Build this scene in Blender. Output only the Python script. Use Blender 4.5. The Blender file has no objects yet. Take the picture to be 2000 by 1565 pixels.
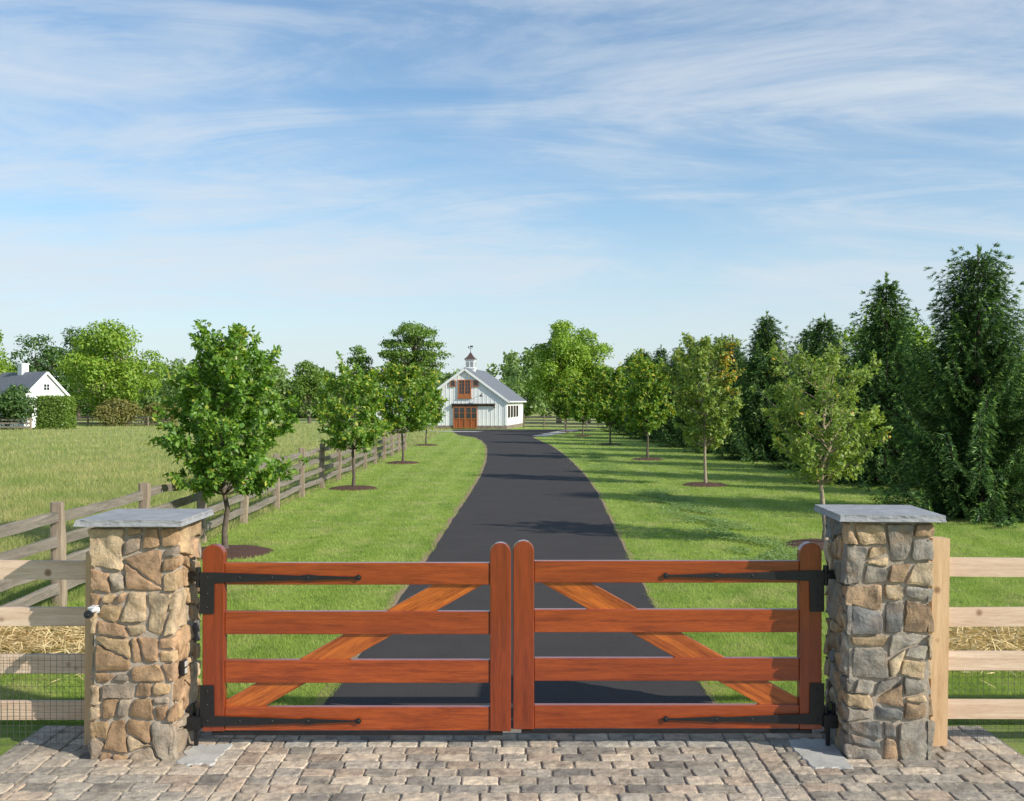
import bpy, bmesh, math, random
import numpy as np
from mathutils import Vector, Matrix, noise
random.seed(7); rng=np.random.default_rng(7)
scene=bpy.context.scene; COL=scene.collection
R=math.radians
# ---------------------------------------------------------------- helpers
def link(o):
    COL.objects.link(o); return o
def tag(o,label=None,category=None,group=None,kind=None):
    if label: o["label"]=label
    if category: o["category"]=category
    if group: o["group"]=group
    if kind: o["kind"]=kind
    return o
def empty(name,loc=(0,0,0),rot=0):
    o=bpy.data.objects.new(name,None); o.location=loc; o.rotation_euler[2]=rot; o.empty_display_size=.2
    return link(o)
def mobj(name,me,mat=None,parent=None,loc=(0,0,0),rot=(0,0,0)):
    o=bpy.data.objects.new(name,me)
    if mat is not None and len(me.materials)==0: me.materials.append(mat)
    o.location=loc; o.rotation_euler=rot
    if parent is not None: o.parent=parent
    return link(o)
def pymesh(name,V,F,smooth=False,col=None):
    me=bpy.data.meshes.new(name); me.from_pydata([tuple(v) for v in V],[],F); me.update()
    if smooth: me.polygons.foreach_set('use_smooth',[True]*len(me.polygons))
    if col is not None:
        a=me.color_attributes.new('tone','FLOAT_COLOR','POINT')
        a.data.foreach_set('color',np.array([(c[0],c[1],c[2],1) for c in col],dtype=np.float32).ravel())
    return me
def fastmesh(name,V,k,tint=None):
    V=np.ascontiguousarray(V,dtype=np.float32).reshape(-1,3); n=len(V); m=n//k
    me=bpy.data.meshes.new(name)
    me.vertices.add(n); me.vertices.foreach_set('co',V.ravel())
    me.loops.add(n); me.loops.foreach_set('vertex_index',np.arange(n,dtype=np.int32))
    me.polygons.add(m); me.polygons.foreach_set('loop_start',np.arange(0,n,k,dtype=np.int32))
    me.update(calc_edges=True)
    if tint is not None:
        a=me.attributes.new('tint','FLOAT','POINT'); a.data.foreach_set('value',np.repeat(np.asarray(tint,dtype=np.float32),k))
    return me
def bm_mesh(bm,name,smooth=False):
    me=bpy.data.meshes.new(name); bm.normal_update(); bm.to_mesh(me); bm.free()
    if smooth: me.polygons.foreach_set('use_smooth',[True]*len(me.polygons))
    return me
def add_box(bm,c,s,rot=None):
    r=bmesh.ops.create_cube(bm,size=1)
    M=Matrix.Translation(c)@(rot if rot is not None else Matrix.Identity(4))@Matrix.Diagonal((s[0],s[1],s[2],1))
    bmesh.ops.transform(bm,matrix=M,verts=r['verts']); return r['verts']
def boxes(name,lst,bevel=0,seg=1):
    bm=bmesh.new()
    for b in lst: add_box(bm,*b)
    if bevel: bmesh.ops.bevel(bm,geom=bm.edges[:],offset=bevel,segments=seg,affect='EDGES',profile=.5)
    return bm_mesh(bm,name)
def extrude_outline(name,pts,th,bevel=0.004,y0=0):
    bm=bmesh.new()
    vs=[bm.verts.new((p[0],y0,p[1])) for p in pts]
    f=bm.faces.new(vs)
    r=bmesh.ops.extrude_face_region(bm,geom=[f])
    bmesh.ops.translate(bm,vec=(0,th,0),verts=[e for e in r['geom'] if isinstance(e,bmesh.types.BMVert)])
    bmesh.ops.recalc_face_normals(bm,faces=bm.faces[:])
    if bevel:
        es=[e for e in bm.edges if len(e.link_faces)==2 and e.calc_face_angle(0)>.7]
        bmesh.ops.bevel(bm,geom=es,offset=bevel,segments=2,affect='EDGES',profile=.5)
    return bm_mesh(bm,name)
def tube(V,F,pts,rad,n=6):
    base=len(V); pts=[Vector(p) for p in pts]
    for i,p in enumerate(pts):
        d=(pts[min(i+1,len(pts)-1)]-pts[max(i-1,0)])
        if d.length<1e-6: d=Vector((0,0,1))
        d.normalize(); a=d.orthogonal().normalized() if abs(d.z)<.9 else Vector((1,0,0)).cross(d).normalized()
        b=d.cross(a)
        for j in range(n):
            t=2*math.pi*j/n; V.append(p+(a*math.cos(t)+b*math.sin(t))*rad[i])
    for i in range(len(pts)-1):
        for j in range(n):
            F.append((base+i*n+j,base+i*n+(j+1)%n,base+(i+1)*n+(j+1)%n,base+(i+1)*n+j))
    F.append(tuple(base+(len(pts)-1)*n+j for j in range(n)))
# ---------------------------------------------------------------- materials
class M:
    def __init__(s,name):
        s.m=bpy.data.materials.new(name); s.m.use_nodes=True; s.t=s.m.node_tree; s.t.nodes.clear()
        s.out=s.n('ShaderNodeOutputMaterial')
    def n(s,t,**k):
        x=s.t.nodes.new(t)
        for a,b in k.items(): setattr(x,a,b)
        return x
    def l(s,a,b): s.t.links.new(a,b)
    def coords(s,kind='Object',scale=(1,1,1),rot=(0,0,0)):
        c=s.n('ShaderNodeTexCoord'); m=s.n('ShaderNodeMapping'); m.inputs['Scale'].default_value=scale; m.inputs['Rotation'].default_value=rot
        s.l(c.outputs[kind],m.inputs[0]); return m.outputs[0]
    def pos(s,scale=(1,1,1)):
        c=s.n('ShaderNodeNewGeometry'); m=s.n('ShaderNodeMapping'); m.inputs['Scale'].default_value=scale
        s.l(c.outputs['Position'],m.inputs[0]); return m.outputs[0]
    def noise(s,v,scale,detail=4,rough=.6,dist=0):
        x=s.n('ShaderNodeTexNoise'); x.inputs['Scale'].default_value=scale; x.inputs['Detail'].default_value=detail
        x.inputs['Roughness'].default_value=rough; x.inputs['Distortion'].default_value=dist
        s.l(v,x.inputs['Vector']); return x.outputs['Fac']
    def ramp(s,f,stops):
        r=s.n('ShaderNodeValToRGB'); e=r.color_ramp.elements
        while len(e)<len(stops): e.new(.5)
        for i,(p,c) in enumerate(stops):
            e[i].position=p; e[i].color=(c[0],c[1],c[2],1) if not isinstance(c,(int,float)) else (c,c,c,1)
        s.l(f,r.inputs[0]); return r.outputs[0]
    def mix(s,f,a,b,mode='MIX'):
        x=s.n('ShaderNodeMix',data_type='RGBA',blend_type=mode)
        for v,i in ((f,0),(a,6),(b,7)):
            if hasattr(v,'is_linked'): s.l(v,x.inputs[i])
            elif i==0: x.inputs[0].default_value=v
            else: x.inputs[i].default_value=(v[0],v[1],v[2],1)
        return x.outputs[2]
    def math(s,op,a,b=0,clamp=False):
        x=s.n('ShaderNodeMath',operation=op); x.use_clamp=clamp
        for v,i in ((a,0),(b,1)):
            if hasattr(v,'is_linked'): s.l(v,x.inputs[i])
            else: x.inputs[i].default_value=v
        return x.outputs[0]
    def bump(s,h,strength=.5,dist=.01):
        x=s.n('ShaderNodeBump'); x.inputs['Strength'].default_value=strength; x.inputs['Distance'].default_value=dist
        s.l(h,x.inputs['Height']); return x.outputs[0]
    def bsdf(s,col,rough=.8,bump=None,metal=0,spec=.5,coat=0,coat_rough=.1):
        p=s.n('ShaderNodeBsdfPrincipled')
        if hasattr(col,'is_linked'): s.l(col,p.inputs['Base Color'])
        else: p.inputs['Base Color'].default_value=(col[0],col[1],col[2],1)
        if hasattr(rough,'is_linked'): s.l(rough,p.inputs['Roughness'])
        else: p.inputs['Roughness'].default_value=rough
        p.inputs['Metallic'].default_value=metal; p.inputs['Specular IOR Level'].default_value=spec
        p.inputs['Coat Weight'].default_value=coat; p.inputs['Coat Roughness'].default_value=coat_rough
        if bump is not None: s.l(bump,p.inputs['Normal'])
        s.l(p.outputs[0],s.out.inputs[0]); return s.m
def plain(name,col,rough=.7,metal=0,spec=.5,nscale=8,var=.2,bump=.1,coat=0):
    m=M(name); v=m.coords(); f=m.noise(v,nscale,5)
    c=m.ramp(f,[(.3,[x*(1-var) for x in col]),(.7,[min(1,x*(1+var)) for x in col])])
    return m.bsdf(c,rough,m.bump(m.noise(v,nscale*6,3),bump,.01),metal,spec,coat)
def leafmat(name,dark,light,tip,trans=.35,gloss=.03):
    m=M(name); g=m.n('ShaderNodeNewGeometry')
    c=m.mix(g.outputs['Random Per Island'],dark,light)
    f=m.noise(m.pos(),.9,2); c=m.mix(m.math('MULTIPLY',f,.35),c,[x*.6 for x in dark])
    a=m.n('ShaderNodeAttribute',attribute_name='tint'); c=m.mix(a.outputs['Fac'],c,tip)
    d=m.n('ShaderNodeBsdfDiffuse'); t=m.n('ShaderNodeBsdfTranslucent'); gl=m.n('ShaderNodeBsdfGlossy'); gl.inputs['Roughness'].default_value=.5
    m.l(c,d.inputs[0]); m.l(m.mix(1,c,(1.15,1.1,.5),'MULTIPLY'),t.inputs[0])
    x=m.n('ShaderNodeMixShader'); x.inputs[0].default_value=trans; m.l(d.outputs[0],x.inputs[1]); m.l(t.outputs[0],x.inputs[2])
    y=m.n('ShaderNodeMixShader'); y.inputs[0].default_value=gloss; m.l(x.outputs[0],y.inputs[1]); m.l(gl.outputs[0],y.inputs[2])
    m.l(y.outputs[0],m.out.inputs[0]); return m.m
def lawn_color(m,k=1.0):
    p=m.pos(); K=lambda c:[x*k for x in c]
    f=m.noise(p,.35,4,.6); f2=m.noise(p,2.6,5,.75)
    c=m.mix(m.ramp(f2,[(.3,0),(.7,1)]),K((.23,.345,.055)),K((.42,.52,.115)))
    c=m.mix(m.ramp(f,[(.44,0),(.68,.6)]),c,K((.18,.30,.05)))
    s=m.n('ShaderNodeSeparateXYZ'); m.l(p,s.inputs[0])
    w=m.math('SINE',m.math('MULTIPLY',s.outputs[0],5.2)); w=m.math('MULTIPLY',w,.18)
    w=m.math('ADD',w,.14,True); c=m.mix(w,c,K((.49,.58,.17)))
    f3=m.noise(p,.9,6,.75); c=m.mix(m.ramp(f3,[(.50,0),(.66,.65)]),c,K((.56,.51,.23)))
    f4=m.noise(p,1.9,6,.75); c=m.mix(m.ramp(f4,[(.52,0),(.65,.6)]),c,K((.12,.24,.04)))
    return c
def grassmat(name,kind):
    m=M(name); g=m.n('ShaderNodeNewGeometry')
    if kind=='lawn': c=lawn_color(m,1.2); c=m.mix(m.math('MULTIPLY',g.outputs['Random Per Island'],.35),c,(.56,.60,.18))
    else:
        c=m.mix(g.outputs['Random Per Island'],(.27,.35,.08),(.72,.64,.28))
        c=m.mix(m.ramp(m.noise(m.pos(),.25,5,.65),[(.42,0),(.62,.65)]),c,(.24,.36,.08))
        c=m.mix(m.ramp(m.noise(m.pos(),.7,6,.75),[(.50,0),(.66,.55)]),c,(.74,.60,.32))
    d=m.n('ShaderNodeBsdfDiffuse'); t=m.n('ShaderNodeBsdfTranslucent')
    m.l(c,d.inputs[0]); m.l(c,t.inputs[0]); x=m.n('ShaderNodeMixShader'); x.inputs[0].default_value=.5
    m.l(d.outputs[0],x.inputs[1]); m.l(t.outputs[0],x.inputs[2]); m.l(x.outputs[0],m.out.inputs[0]); return m.m
def wood(name,c1,c2,axis,coat=0,rough=.55,knots=False,g=1.0,spec=.5,lo=.37,hi=.63):
    m=M(name); sc={'x':(.35,5,5),'y':(5,.35,5),'z':(5,5,.35)}[axis]
    oi=m.n('ShaderNodeObjectInfo'); tc=m.n('ShaderNodeTexCoord')
    ad=m.n('ShaderNodeVectorMath',operation='ADD'); m.l(tc.outputs['Object'],ad.inputs[0])
    ml=m.n('ShaderNodeVectorMath',operation='SCALE'); ml.inputs[0].default_value=(7,11,5); m.l(oi.outputs['Random'],ml.inputs['Scale']); m.l(ml.outputs[0],ad.inputs[1])
    mp=m.n('ShaderNodeMapping'); mp.inputs['Scale'].default_value=[a*g for a in sc]; m.l(ad.outputs[0],mp.inputs[0]); v=mp.outputs[0]
    a=m.noise(v,3.2,6,.65,1.2); b=m.noise(v,20,6,.85,.3)
    f=m.math('ADD',m.math('MULTIPLY',a,.5),m.math('MULTIPLY',b,.5))
    c=m.ramp(f,[(lo,c1),(.5,[x*.5+y*.5 for x,y in zip(c1,c2)]),(hi,c2)])
    if knots:
        vo=m.n('ShaderNodeTexVoronoi'); vo.inputs['Scale'].default_value=3.4; m.l(ad.outputs[0],vo.inputs['Vector'])
        c=m.mix(m.ramp(vo.outputs['Distance'],[(.06,.85),(.13,0)]),c,(.17,.075,.035))
    ov=m.math('MULTIPLY',oi.outputs['Random'],.3); c=m.mix(ov,c,c1)
    return m.bsdf(c,rough,m.bump(b,.3,.004),spec=spec,coat=coat,coat_rough=.14)
MAT={}
MAT['gx']=wood('gate_wood_x',(.16,.022,.005),(.48,.092,.014),'x',coat=.8,rough=.32,lo=.37,hi=.63)
MAT['gz']=wood('gate_wood_z',(.14,.019,.005),(.39,.065,.012),'z',coat=.8,rough=.32,lo=.37,hi=.63)
MAT['gb']=wood('gate_brace_wood',(.20,.034,.006),(.72,.19,.026),'x',coat=.8,rough=.32,g=.8,lo=.39,hi=.61)
MAT['px']=wood('pale_wood_x',(.54,.35,.22),(.84,.65,.49),'x',rough=.75,knots=True)
MAT['pz']=wood('pale_wood_z',(.52,.32,.16),(.78,.54,.32),'z',rough=.75,knots=True)
MAT['rx']=wood('weathered_rail_wood_x',(.12,.10,.08),(.34,.29,.235),'x',rough=.9)
MAT['rz']=wood('weathered_post_wood',(.19,.14,.10),(.50,.39,.28),'z',rough=.9)
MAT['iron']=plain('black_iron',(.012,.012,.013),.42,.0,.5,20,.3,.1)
MAT['bark']=plain('young_bark',(.13,.10,.075),.9,nscale=14,var=.4,bump=.8)
MAT['bark_pale']=plain('pale_bark',(.36,.28,.20),.9,nscale=14,var=.35,bump=.8)
MAT['white']=plain('white_board',(.82,.82,.80),.6,nscale=1,var=.04,bump=.02)
MAT['slate']=plain('roof_slate',(.17,.18,.20),.7,nscale=5,var=.25,bump=.4)
MAT['glass']=plain('window_glass',(.03,.035,.04),.08,spec=.8,nscale=2,var=.2,bump=0)
MAT['doorw']=wood('barn_door_wood',(.22,.05,.014),(.50,.15,.04),'z',rough=.5,g=.5)
MAT['darkw']=plain('dark_beam',(.06,.035,.025),.7)
MAT['metal']=plain('cupola_roof_metal',(.10,.06,.05),.5)
MAT['concrete']=plain('concrete',(.46,.44,.40),.9,nscale=5,var=.2,bump=.4)
MAT['plastic_white']=plain('white_plastic',(.75,.75,.75),.35,var=.03,bump=0)
MAT['plastic_black']=plain('black_plastic',(.015,.015,.016),.25,var=.1,bump=0)
MAT['wire']=plain('galvanised_wire',(.10,.10,.095),.6,.3)
def stonemat(name,nsc=7,bst=.9,dark=.45,rust=.4):
    m=M(name); a=m.n('ShaderNodeAttribute',attribute_name='tone'); v=m.coords()
    f=m.noise(v,nsc,6,.65,.4); f2=m.noise(v,nsc*5,5,.7); f3=m.noise(v,nsc*.7,3,.6)
    c=m.mix(1,a.outputs['Color'],m.ramp(f,[(.3,(.58,.55,.52)),(.5,(1.02,1.0,.97)),(.72,(1.45,1.35,1.2))]),'MULTIPLY')
    c=m.mix(m.ramp(f3,[(.50,0),(.72,rust)]),c,(.42,.25,.12))
    c=m.mix(m.ramp(f2,[(.5,0),(.72,dark)]),c,(.12,.095,.07))
    h=m.math('ADD',m.math('MULTIPLY',f,.6),m.math('MULTIPLY',f2,.5))
    return m.bsdf(c,.9,m.bump(h,bst,.022),spec=.25)
MAT['stone']=stonemat('field_stone',8,1.0,.42,.35); MAT['cobble']=stonemat('granite_cobble',10,.7,.30,.08)
MAT['mortar']=plain('mortar',(.43,.36,.28),.95,nscale=14,var=.18,bump=.8)
MAT['joint']=plain('sandy_joint',(.27,.235,.19),.95,nscale=10,var=.3,bump=.9)
MAT['bluestone']=plain('bluestone_slab',(.31,.31,.312),.75,nscale=7,var=.18,bump=.5)
m=M('asphalt'); p=m.pos(); f=m.noise(p,110,3,.7); f2=m.noise(p,1.1,4); 
c=m.mix(m.ramp(f,[(.3,0),(.7,1)]),(.024,.021,.02),(.085,.074,.069)); c=m.mix(m.ramp(f2,[(.35,0),(.7,.25)]),c,(.09,.08,.073))
MAT['asphalt']=m.bsdf(c,.88,m.bump(f,.7,.006),spec=.2)
m=M('edge_soil'); p=m.pos(); f=m.noise(p,30,5,.7); MAT['soil']=m.bsdf(m.ramp(f,[(.3,(.18,.12,.06)),(.7,(.44,.32,.18))]),.95,m.bump(f,.8,.02))
m=M('mulch'); p=m.pos(); f=m.noise(p,38,5,.8,.5); MAT['mulch']=m.bsdf(m.ramp(f,[(.35,(.035,.017,.011)),(.7,(.19,.09,.055))]),.95,m.bump(f,1,.03))
m=M('lawn'); c=lawn_color(m); f=m.noise(m.pos(),60,5,.8); c=m.mix(m.ramp(f,[(.3,.6),(.62,0)]),c,(.10,.15,.03)); MAT['lawn']=m.bsdf(c,.95,m.bump(f,1,.03),spec=.1)
m=M('meadow'); p=m.pos(); f=m.noise(p,.22,5,.65); f2=m.noise(p,9,5,.8)
c=m.mix(f2,(.24,.30,.08),(.58,.53,.25)); c=m.mix(m.ramp(f,[(.42,0),(.62,.65)]),c,(.23,.34,.08)); MAT['meadow']=m.bsdf(c,.95,m.bump(f2,1,.08),spec=.1)
MAT['blade']=grassmat('lawn_blades','lawn'); MAT['mblade']=grassmat('meadow_blades','meadow')
MAT['straw']=leafmat('straw',(.60,.40,.17),(.95,.74,.40),(1,.85,.5),.2)
MAT['clover']=leafmat('clover_leaves',(.24,.38,.12),(.36,.50,.18),(.5,.6,.3),.4)
MAT['leafY']=leafmat('cherry_leaves',(.11,.26,.03),(.31,.52,.06),(.75,.72,.10),.45,.05)
MAT['leafR']=leafmat('cherry_leaves_tipped',(.12,.26,.03),(.30,.50,.06),(.80,.68,.09),.45,.04)
MAT['leafA']=leafmat('pale_leaves',(.22,.34,.07),(.46,.58,.15),(.98,.50,.08),.45)
MAT['leafB']=leafmat('broad_leaves',(.17,.33,.03),(.40,.56,.07),(.55,.66,.12),.42)
MAT['leafD']=leafmat('dark_leaves',(.10,.20,.03),(.23,.37,.06),(.38,.48,.10),.38)
MAT['leafE']=leafmat('deep_leaves',(.05,.12,.03),(.13,.23,.05),(.2,.3,.08),.3)
MAT['leafO']=leafmat('olive_leaves',(.17,.18,.05),(.34,.32,.09),(.42,.36,.12),.38)
MAT['needle']=leafmat('spruce_needles',(.038,.10,.03),(.115,.225,.058),(.38,.57,.13),.24)
MAT['wood_far']=leafmat('far_leaves',(.14,.24,.07),(.28,.42,.13),(.42,.54,.18),.38)
# ---------------------------------------------------------------- ground
rz=[8.3,9.1,13.4,17.5,24,30,37,45,51,57,63,70,76.5,82,90,98]
rl=[-1.76,-1.73,-1.59,-1.49,-1.38,-1.26,-1.16,-1.18,-1.27,-1.42,-1.63,-2.1,-2.8,-4.4,-5.3,-5.9]
rr=[1.84,1.855,1.93,2.07,2.35,2.6,2.75,2.78,2.72,2.6,2.44,2.0,1.6,2.6,5.5,9]
def road_l(z): return np.interp(z,rz,rl)
def road_r(z): return np.interp(z,rz,rr)
def sheet(name,pts,z,mat,kind='structure',sub=0):
    me=pymesh(name,[(p[0],p[1],z) for p in pts],[tuple(range(len(pts)))])
    o=mobj(name,me,mat); return tag(o,kind=kind)
def grid_sheet(name,x0,x1,y0,y1,nx,ny,z,mat):
    V=[];F=[]
    for j in range(ny+1):
        for i in range(nx+1): V.append((x0+(x1-x0)*i/nx,y0+(y1-y0)*j/ny,z))
    for j in range(ny):
        for i in range(nx):
            a=j*(nx+1)+i; F.append((a,a+1,a+nx+2,a+nx+1))
    return tag(mobj(name,pymesh(name,V,F),mat),kind='structure')
grid_sheet('ground',-900,900,-60,1500,6,6,0,MAT['meadow'])
grid_sheet('lawn',-6.15,34,-3,112,8,20,.004,MAT['lawn'])
def strip(name,off,z,mat,jit):
    zs=np.arange(8.45,98.5,.25); V=[];F=[]
    for i,y in enumerate(zs):
        jl=noise.noise(Vector((y*1.3,0,off)))*jit; jr=noise.noise(Vector((y*1.3,9,off)))*jit
        V+= [(road_l(y)-off+jl,y,z),(road_r(y)+off*.55+jr,y,z)]
    for i in range(len(zs)-1): F.append((2*i,2*i+1,2*i+3,2*i+2))
    return tag(mobj(name,pymesh(name,V,F),mat),kind='structure')
strip('road_edge_soil',.12,.010,MAT['soil'],.10)
strip('driveway_road',0,.016,MAT['asphalt'],.025)
# ---------------------------------------------------------------- stones builder
def clip(poly,nx,ny,d):
    out=[]; n=len(poly)
    for i in range(n):
        a=poly[i]; b=poly[(i+1)%n]; da=a[0]*nx+a[1]*ny-d; db=b[0]*nx+b[1]*ny-d
        if da<=0: out.append(a)
        if (da<0 and db>0) or (da>0 and db<0):
            t=da/(da-db); out.append((a[0]+(b[0]-a[0])*t,a[1]+(b[1]-a[1])*t))
    return out
def area_c(p):
    A=cx=cy=0
    for i in range(len(p)):
        x0,y0=p[i];x1,y1=p[(i+1)%len(p)];c=x0*y1-x1*y0;A+=c;cx+=(x0+x1)*c;cy+=(y0+y1)*c
    A/=2
    if abs(A)<1e-7: return 0,(p[0])
    return abs(A),(cx/(6*A),cy/(6*A))
def cut_corners(p,d):
    o=[];n=len(p)
    for i in range(n):
        a=p[i-1];b=p[i];c=p[(i+1)%n]
        la=math.dist(a,b);lc=math.dist(b,c)
        if la<1e-6 or lc<1e-6: continue
        k=d*random.uniform(.3,1.6); ka=min(.4,k/la); kc=min(.4,k*random.uniform(.6,1.4)/lc)
        o.append((b[0]+(a[0]-b[0])*ka,b[1]+(a[1]-b[1])*ka)); o.append((b[0]+(c[0]-b[0])*kc,b[1]+(c[1]-b[1])*kc))
    return o
def densify(p,d=.022):
    o=[]
    for i in range(len(p)):
        a=p[i];b=p[(i+1)%len(p)];L=math.dist(a,b);k=max(1,int(L/d))
        for j in range(k): o.append((a[0]+(b[0]-a[0])*j/k,a[1]+(b[1]-a[1])*j/k))
    return o
def add_stone(V,F,C,poly,mapf,col,prof,amp,nsc=7,wob=.004,seed=0,tilt=.05,warp=None):
    A,c=area_c(poly)
    if A<.0007: return
    poly=densify(poly); n=len(poly); base=len(V); off=Vector((seed*3.1,seed*1.7,0))
    tx,ty=random.uniform(-tilt,tilt),random.uniform(-tilt,tilt)
    for s,h in prof:
        for (x,y) in poly:
            w=noise.noise(Vector((x*22,y*22,seed)))*wob
            px=c[0]+(x-c[0])*(s)+w; py=c[1]+(y-c[1])*s+w
            hh=h
            if h>0: hh+=noise.noise(Vector((px*nsc,py*nsc,0))+off)*amp+(px-c[0])*tx+(py-c[1])*ty
            V.append(mapf(px,py,hh)); C.append(col)
    V.append(mapf(c[0],c[1],prof[-1][1]+noise.noise(Vector((c[0]*nsc,c[1]*nsc,0))+off)*amp)); C.append(col)
    for k in range(len(prof)-1):
        for j in range(n):
            a=base+k*n+j;b=base+k*n+(j+1)%n; F.append((a,b,b+n,a+n))
    k=len(prof)-1; last=base+len(prof)*n
    for j in range(n): F.append((base+k*n+j,base+k*n+(j+1)%n,last))
PALA=[((.52,.37,.215),3),((.40,.265,.155),2.8),((.57,.44,.29),2.4),((.34,.28,.22),1.8),((.21,.195,.18),.9),((.40,.34,.27),1.6),((.44,.29,.18),2.2)]
PALB=[((.50,.38,.24),2.6),((.37,.265,.17),1.8),((.55,.44,.30),2.0),((.32,.29,.25),2.2),((.21,.21,.205),1.8),((.37,.34,.29),2.2),((.41,.29,.19),1.8)]
def pick(P):
    c=random.choices([p[0] for p in P],[p[1] for p in P])[0]; k=random.uniform(.76,1.18); return tuple(x*k for x in c)
def inset_r(p,g):
    n=len(p); o=[]
    A=sum(p[i][0]*p[(i+1)%n][1]-p[(i+1)%n][0]*p[i][1] for i in range(n)); s=1 if A>0 else -1
    for i in range(n):
        a=p[i-1];b=p[i];c=p[(i+1)%n]
        def nn(u,v):
            L=math.dist(u,v)+1e-9; return (-s*(v[1]-u[1])/L, s*(v[0]-u[0])/L)
        n1=nn(a,b);n2=nn(b,c); mx,my=n1[0]+n2[0],n1[1]+n2[1]; m2=mx*mx+my*my
        k=2*g/max(m2,.9); k=min(k,g*1.6)
        o.append((b[0]+mx*k,b[1]+my*k))
    return o
def stonework(w,h,seed,PAL,gap=.0115):
    random.seed(seed); L=4*w; cells=[]
    y=0
    while y<h-.02:
        rh=random.uniform(.28,.42)
        if h-(y+rh)<.2: rh=h-y
        x=-w*.5+random.uniform(-.3,0); x0=x
        while x<x0+L-.02:
            q=random.uniform(.26,.44)
            if x0+L-(x+q)<.18: q=x0+L-x
            cells.append([(x,y),(x+q,y),(x+q,y+rh),(x,y+rh)]); x+=q
        y+=rh
    out=[]
    while cells:
        p=cells.pop(); A,c=area_c(p); xs=[a[0] for a in p];ys=[a[1] for a in p]; dx=max(xs)-min(xs);dy=max(ys)-min(ys)
        if A<random.choice([.022,.032,.045,.07,.10]) and max(dx,dy)<.38 and max(dx,dy)/max(.01,min(dx,dy))<2.2 or A<.015: out.append(p); continue
        ang=random.gauss(0,.22)+(0 if dx*random.uniform(.8,1.15)>dy*1.0 else math.pi/2)
        nx,ny=math.cos(ang),math.sin(ang); d=(c[0]+random.uniform(-.18,.18)*dx)*nx+(c[1]+random.uniform(-.18,.18)*dy)*ny
        a=clip(p,nx,ny,d); b=clip(p,-nx,-ny,-d)
        if len(a)<3 or len(b)<3 or min(area_c(a)[0],area_c(b)[0])<.006: out.append(p); continue
        cells+= [a,b]
    V=[];F=[];C=[]
    prof=[(1.0,-.008),(1.0,.014),(.978,.024),(.935,.0295),(.7,.033),(.35,.035)]
    def wp(x,y):
        t=2*math.pi*x/L; q=Vector((math.cos(t)*1.8,math.sin(t)*1.8,y*4.3+seed)); 
        e=min(1,min(y,h-y)/.05)
        return x+noise.noise(q)*.050, min(h-.003,max(.003,y+noise.noise(q+Vector((9,4,2)))*.066*e))
    for si,p in enumerate(out):
        p=densify(p,.15); p=[wp(*a) for a in p]; 
        poly=inset_r(p,gap)
        if len(poly)<3: continue
        poly=cut_corners(poly,.012); col=pick(PAL)
        for k in range(-2,6):
            u0,u1=k*w-.027,(k+1)*w+.027
            pl=clip(clip(poly,-1,0,-u0),1,0,u1)
            if len(pl)<3: continue
            fk=k%4; sh=k*w
            def mp(px,py,hh,fk=fk,sh=sh):
                a=px-sh-w/2; d=-(w/2+hh); ang=fk*math.pi/2
                return (a*math.cos(ang)-d*math.sin(ang), a*math.sin(ang)+d*math.cos(ang), py)
            if area_c(pl)[0]>.0008 and (max(q[0] for q in pl)-min(q[0] for q in pl))>.035: add_stone(V,F,C,pl,mp,col,prof,.024,9,seed=si,wob=.010,tilt=.14)
    return pymesh('stone_facing',V,F,False,C)
def slab(w,d,t,seed):
    bm=bmesh.new(); add_box(bm,(0,0,0),(w,d,t)); bmesh.ops.subdivide_edges(bm,edges=bm.edges[:],cuts=23,use_grid_fill=True)
    for v in bm.verts:
        x,y,z=v.co; n1=noise.noise(Vector((x*13,y*13,z*30+seed))); n2=noise.noise(Vector((x*34,y*34,z*60+seed)))
        ed=(abs(x)>w/2-1e-4) or (abs(y)>d/2-1e-4)
        if ed:
            k=.005*n1+.005*n2-.004-(.008 if z<0 else 0)*(abs(z)/t*2)
            if abs(x)>w/2-1e-4: v.co.x+=math.copysign(k,x)
            if abs(y)>d/2-1e-4: v.co.y+=math.copysign(k,y)
        else: v.co.z+=n1*.0012
    me=bm_mesh(bm,'cap_slab'); return me
def pillar(cx,cy,w,h,rot,seed,label,PAL,ov):
    e=empty('stone_gate_pillar',(cx,cy,0),rot); tag(e,label,'pillar','stone gate pillars')
    wi=w-.060
    mobj('mortar_core',boxes('mortar_core',[((0,0,(h-.06)/2),(wi+.010,wi+.010,h-.06))]),MAT['mortar'],e)
    me=stonework(wi,h-.062,seed,PAL); mobj('stone_facing',me,MAT['stone'],e)
    mobj('cap_slab',slab(w+ov,w+ov,.05,seed),MAT['bluestone'],e,(0,0,h-.026))
    return e
PL=pillar(-2.943,8.02,.655,1.89,0,3,'square fieldstone gate pillar with bluestone cap, security camera and keypad',PALA,.15)
PR=pillar(2.945,8.02,.655,1.925,R(-3),8,'square fieldstone gate pillar with bluestone cap beside pale wooden fence',PALB,.13)
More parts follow.
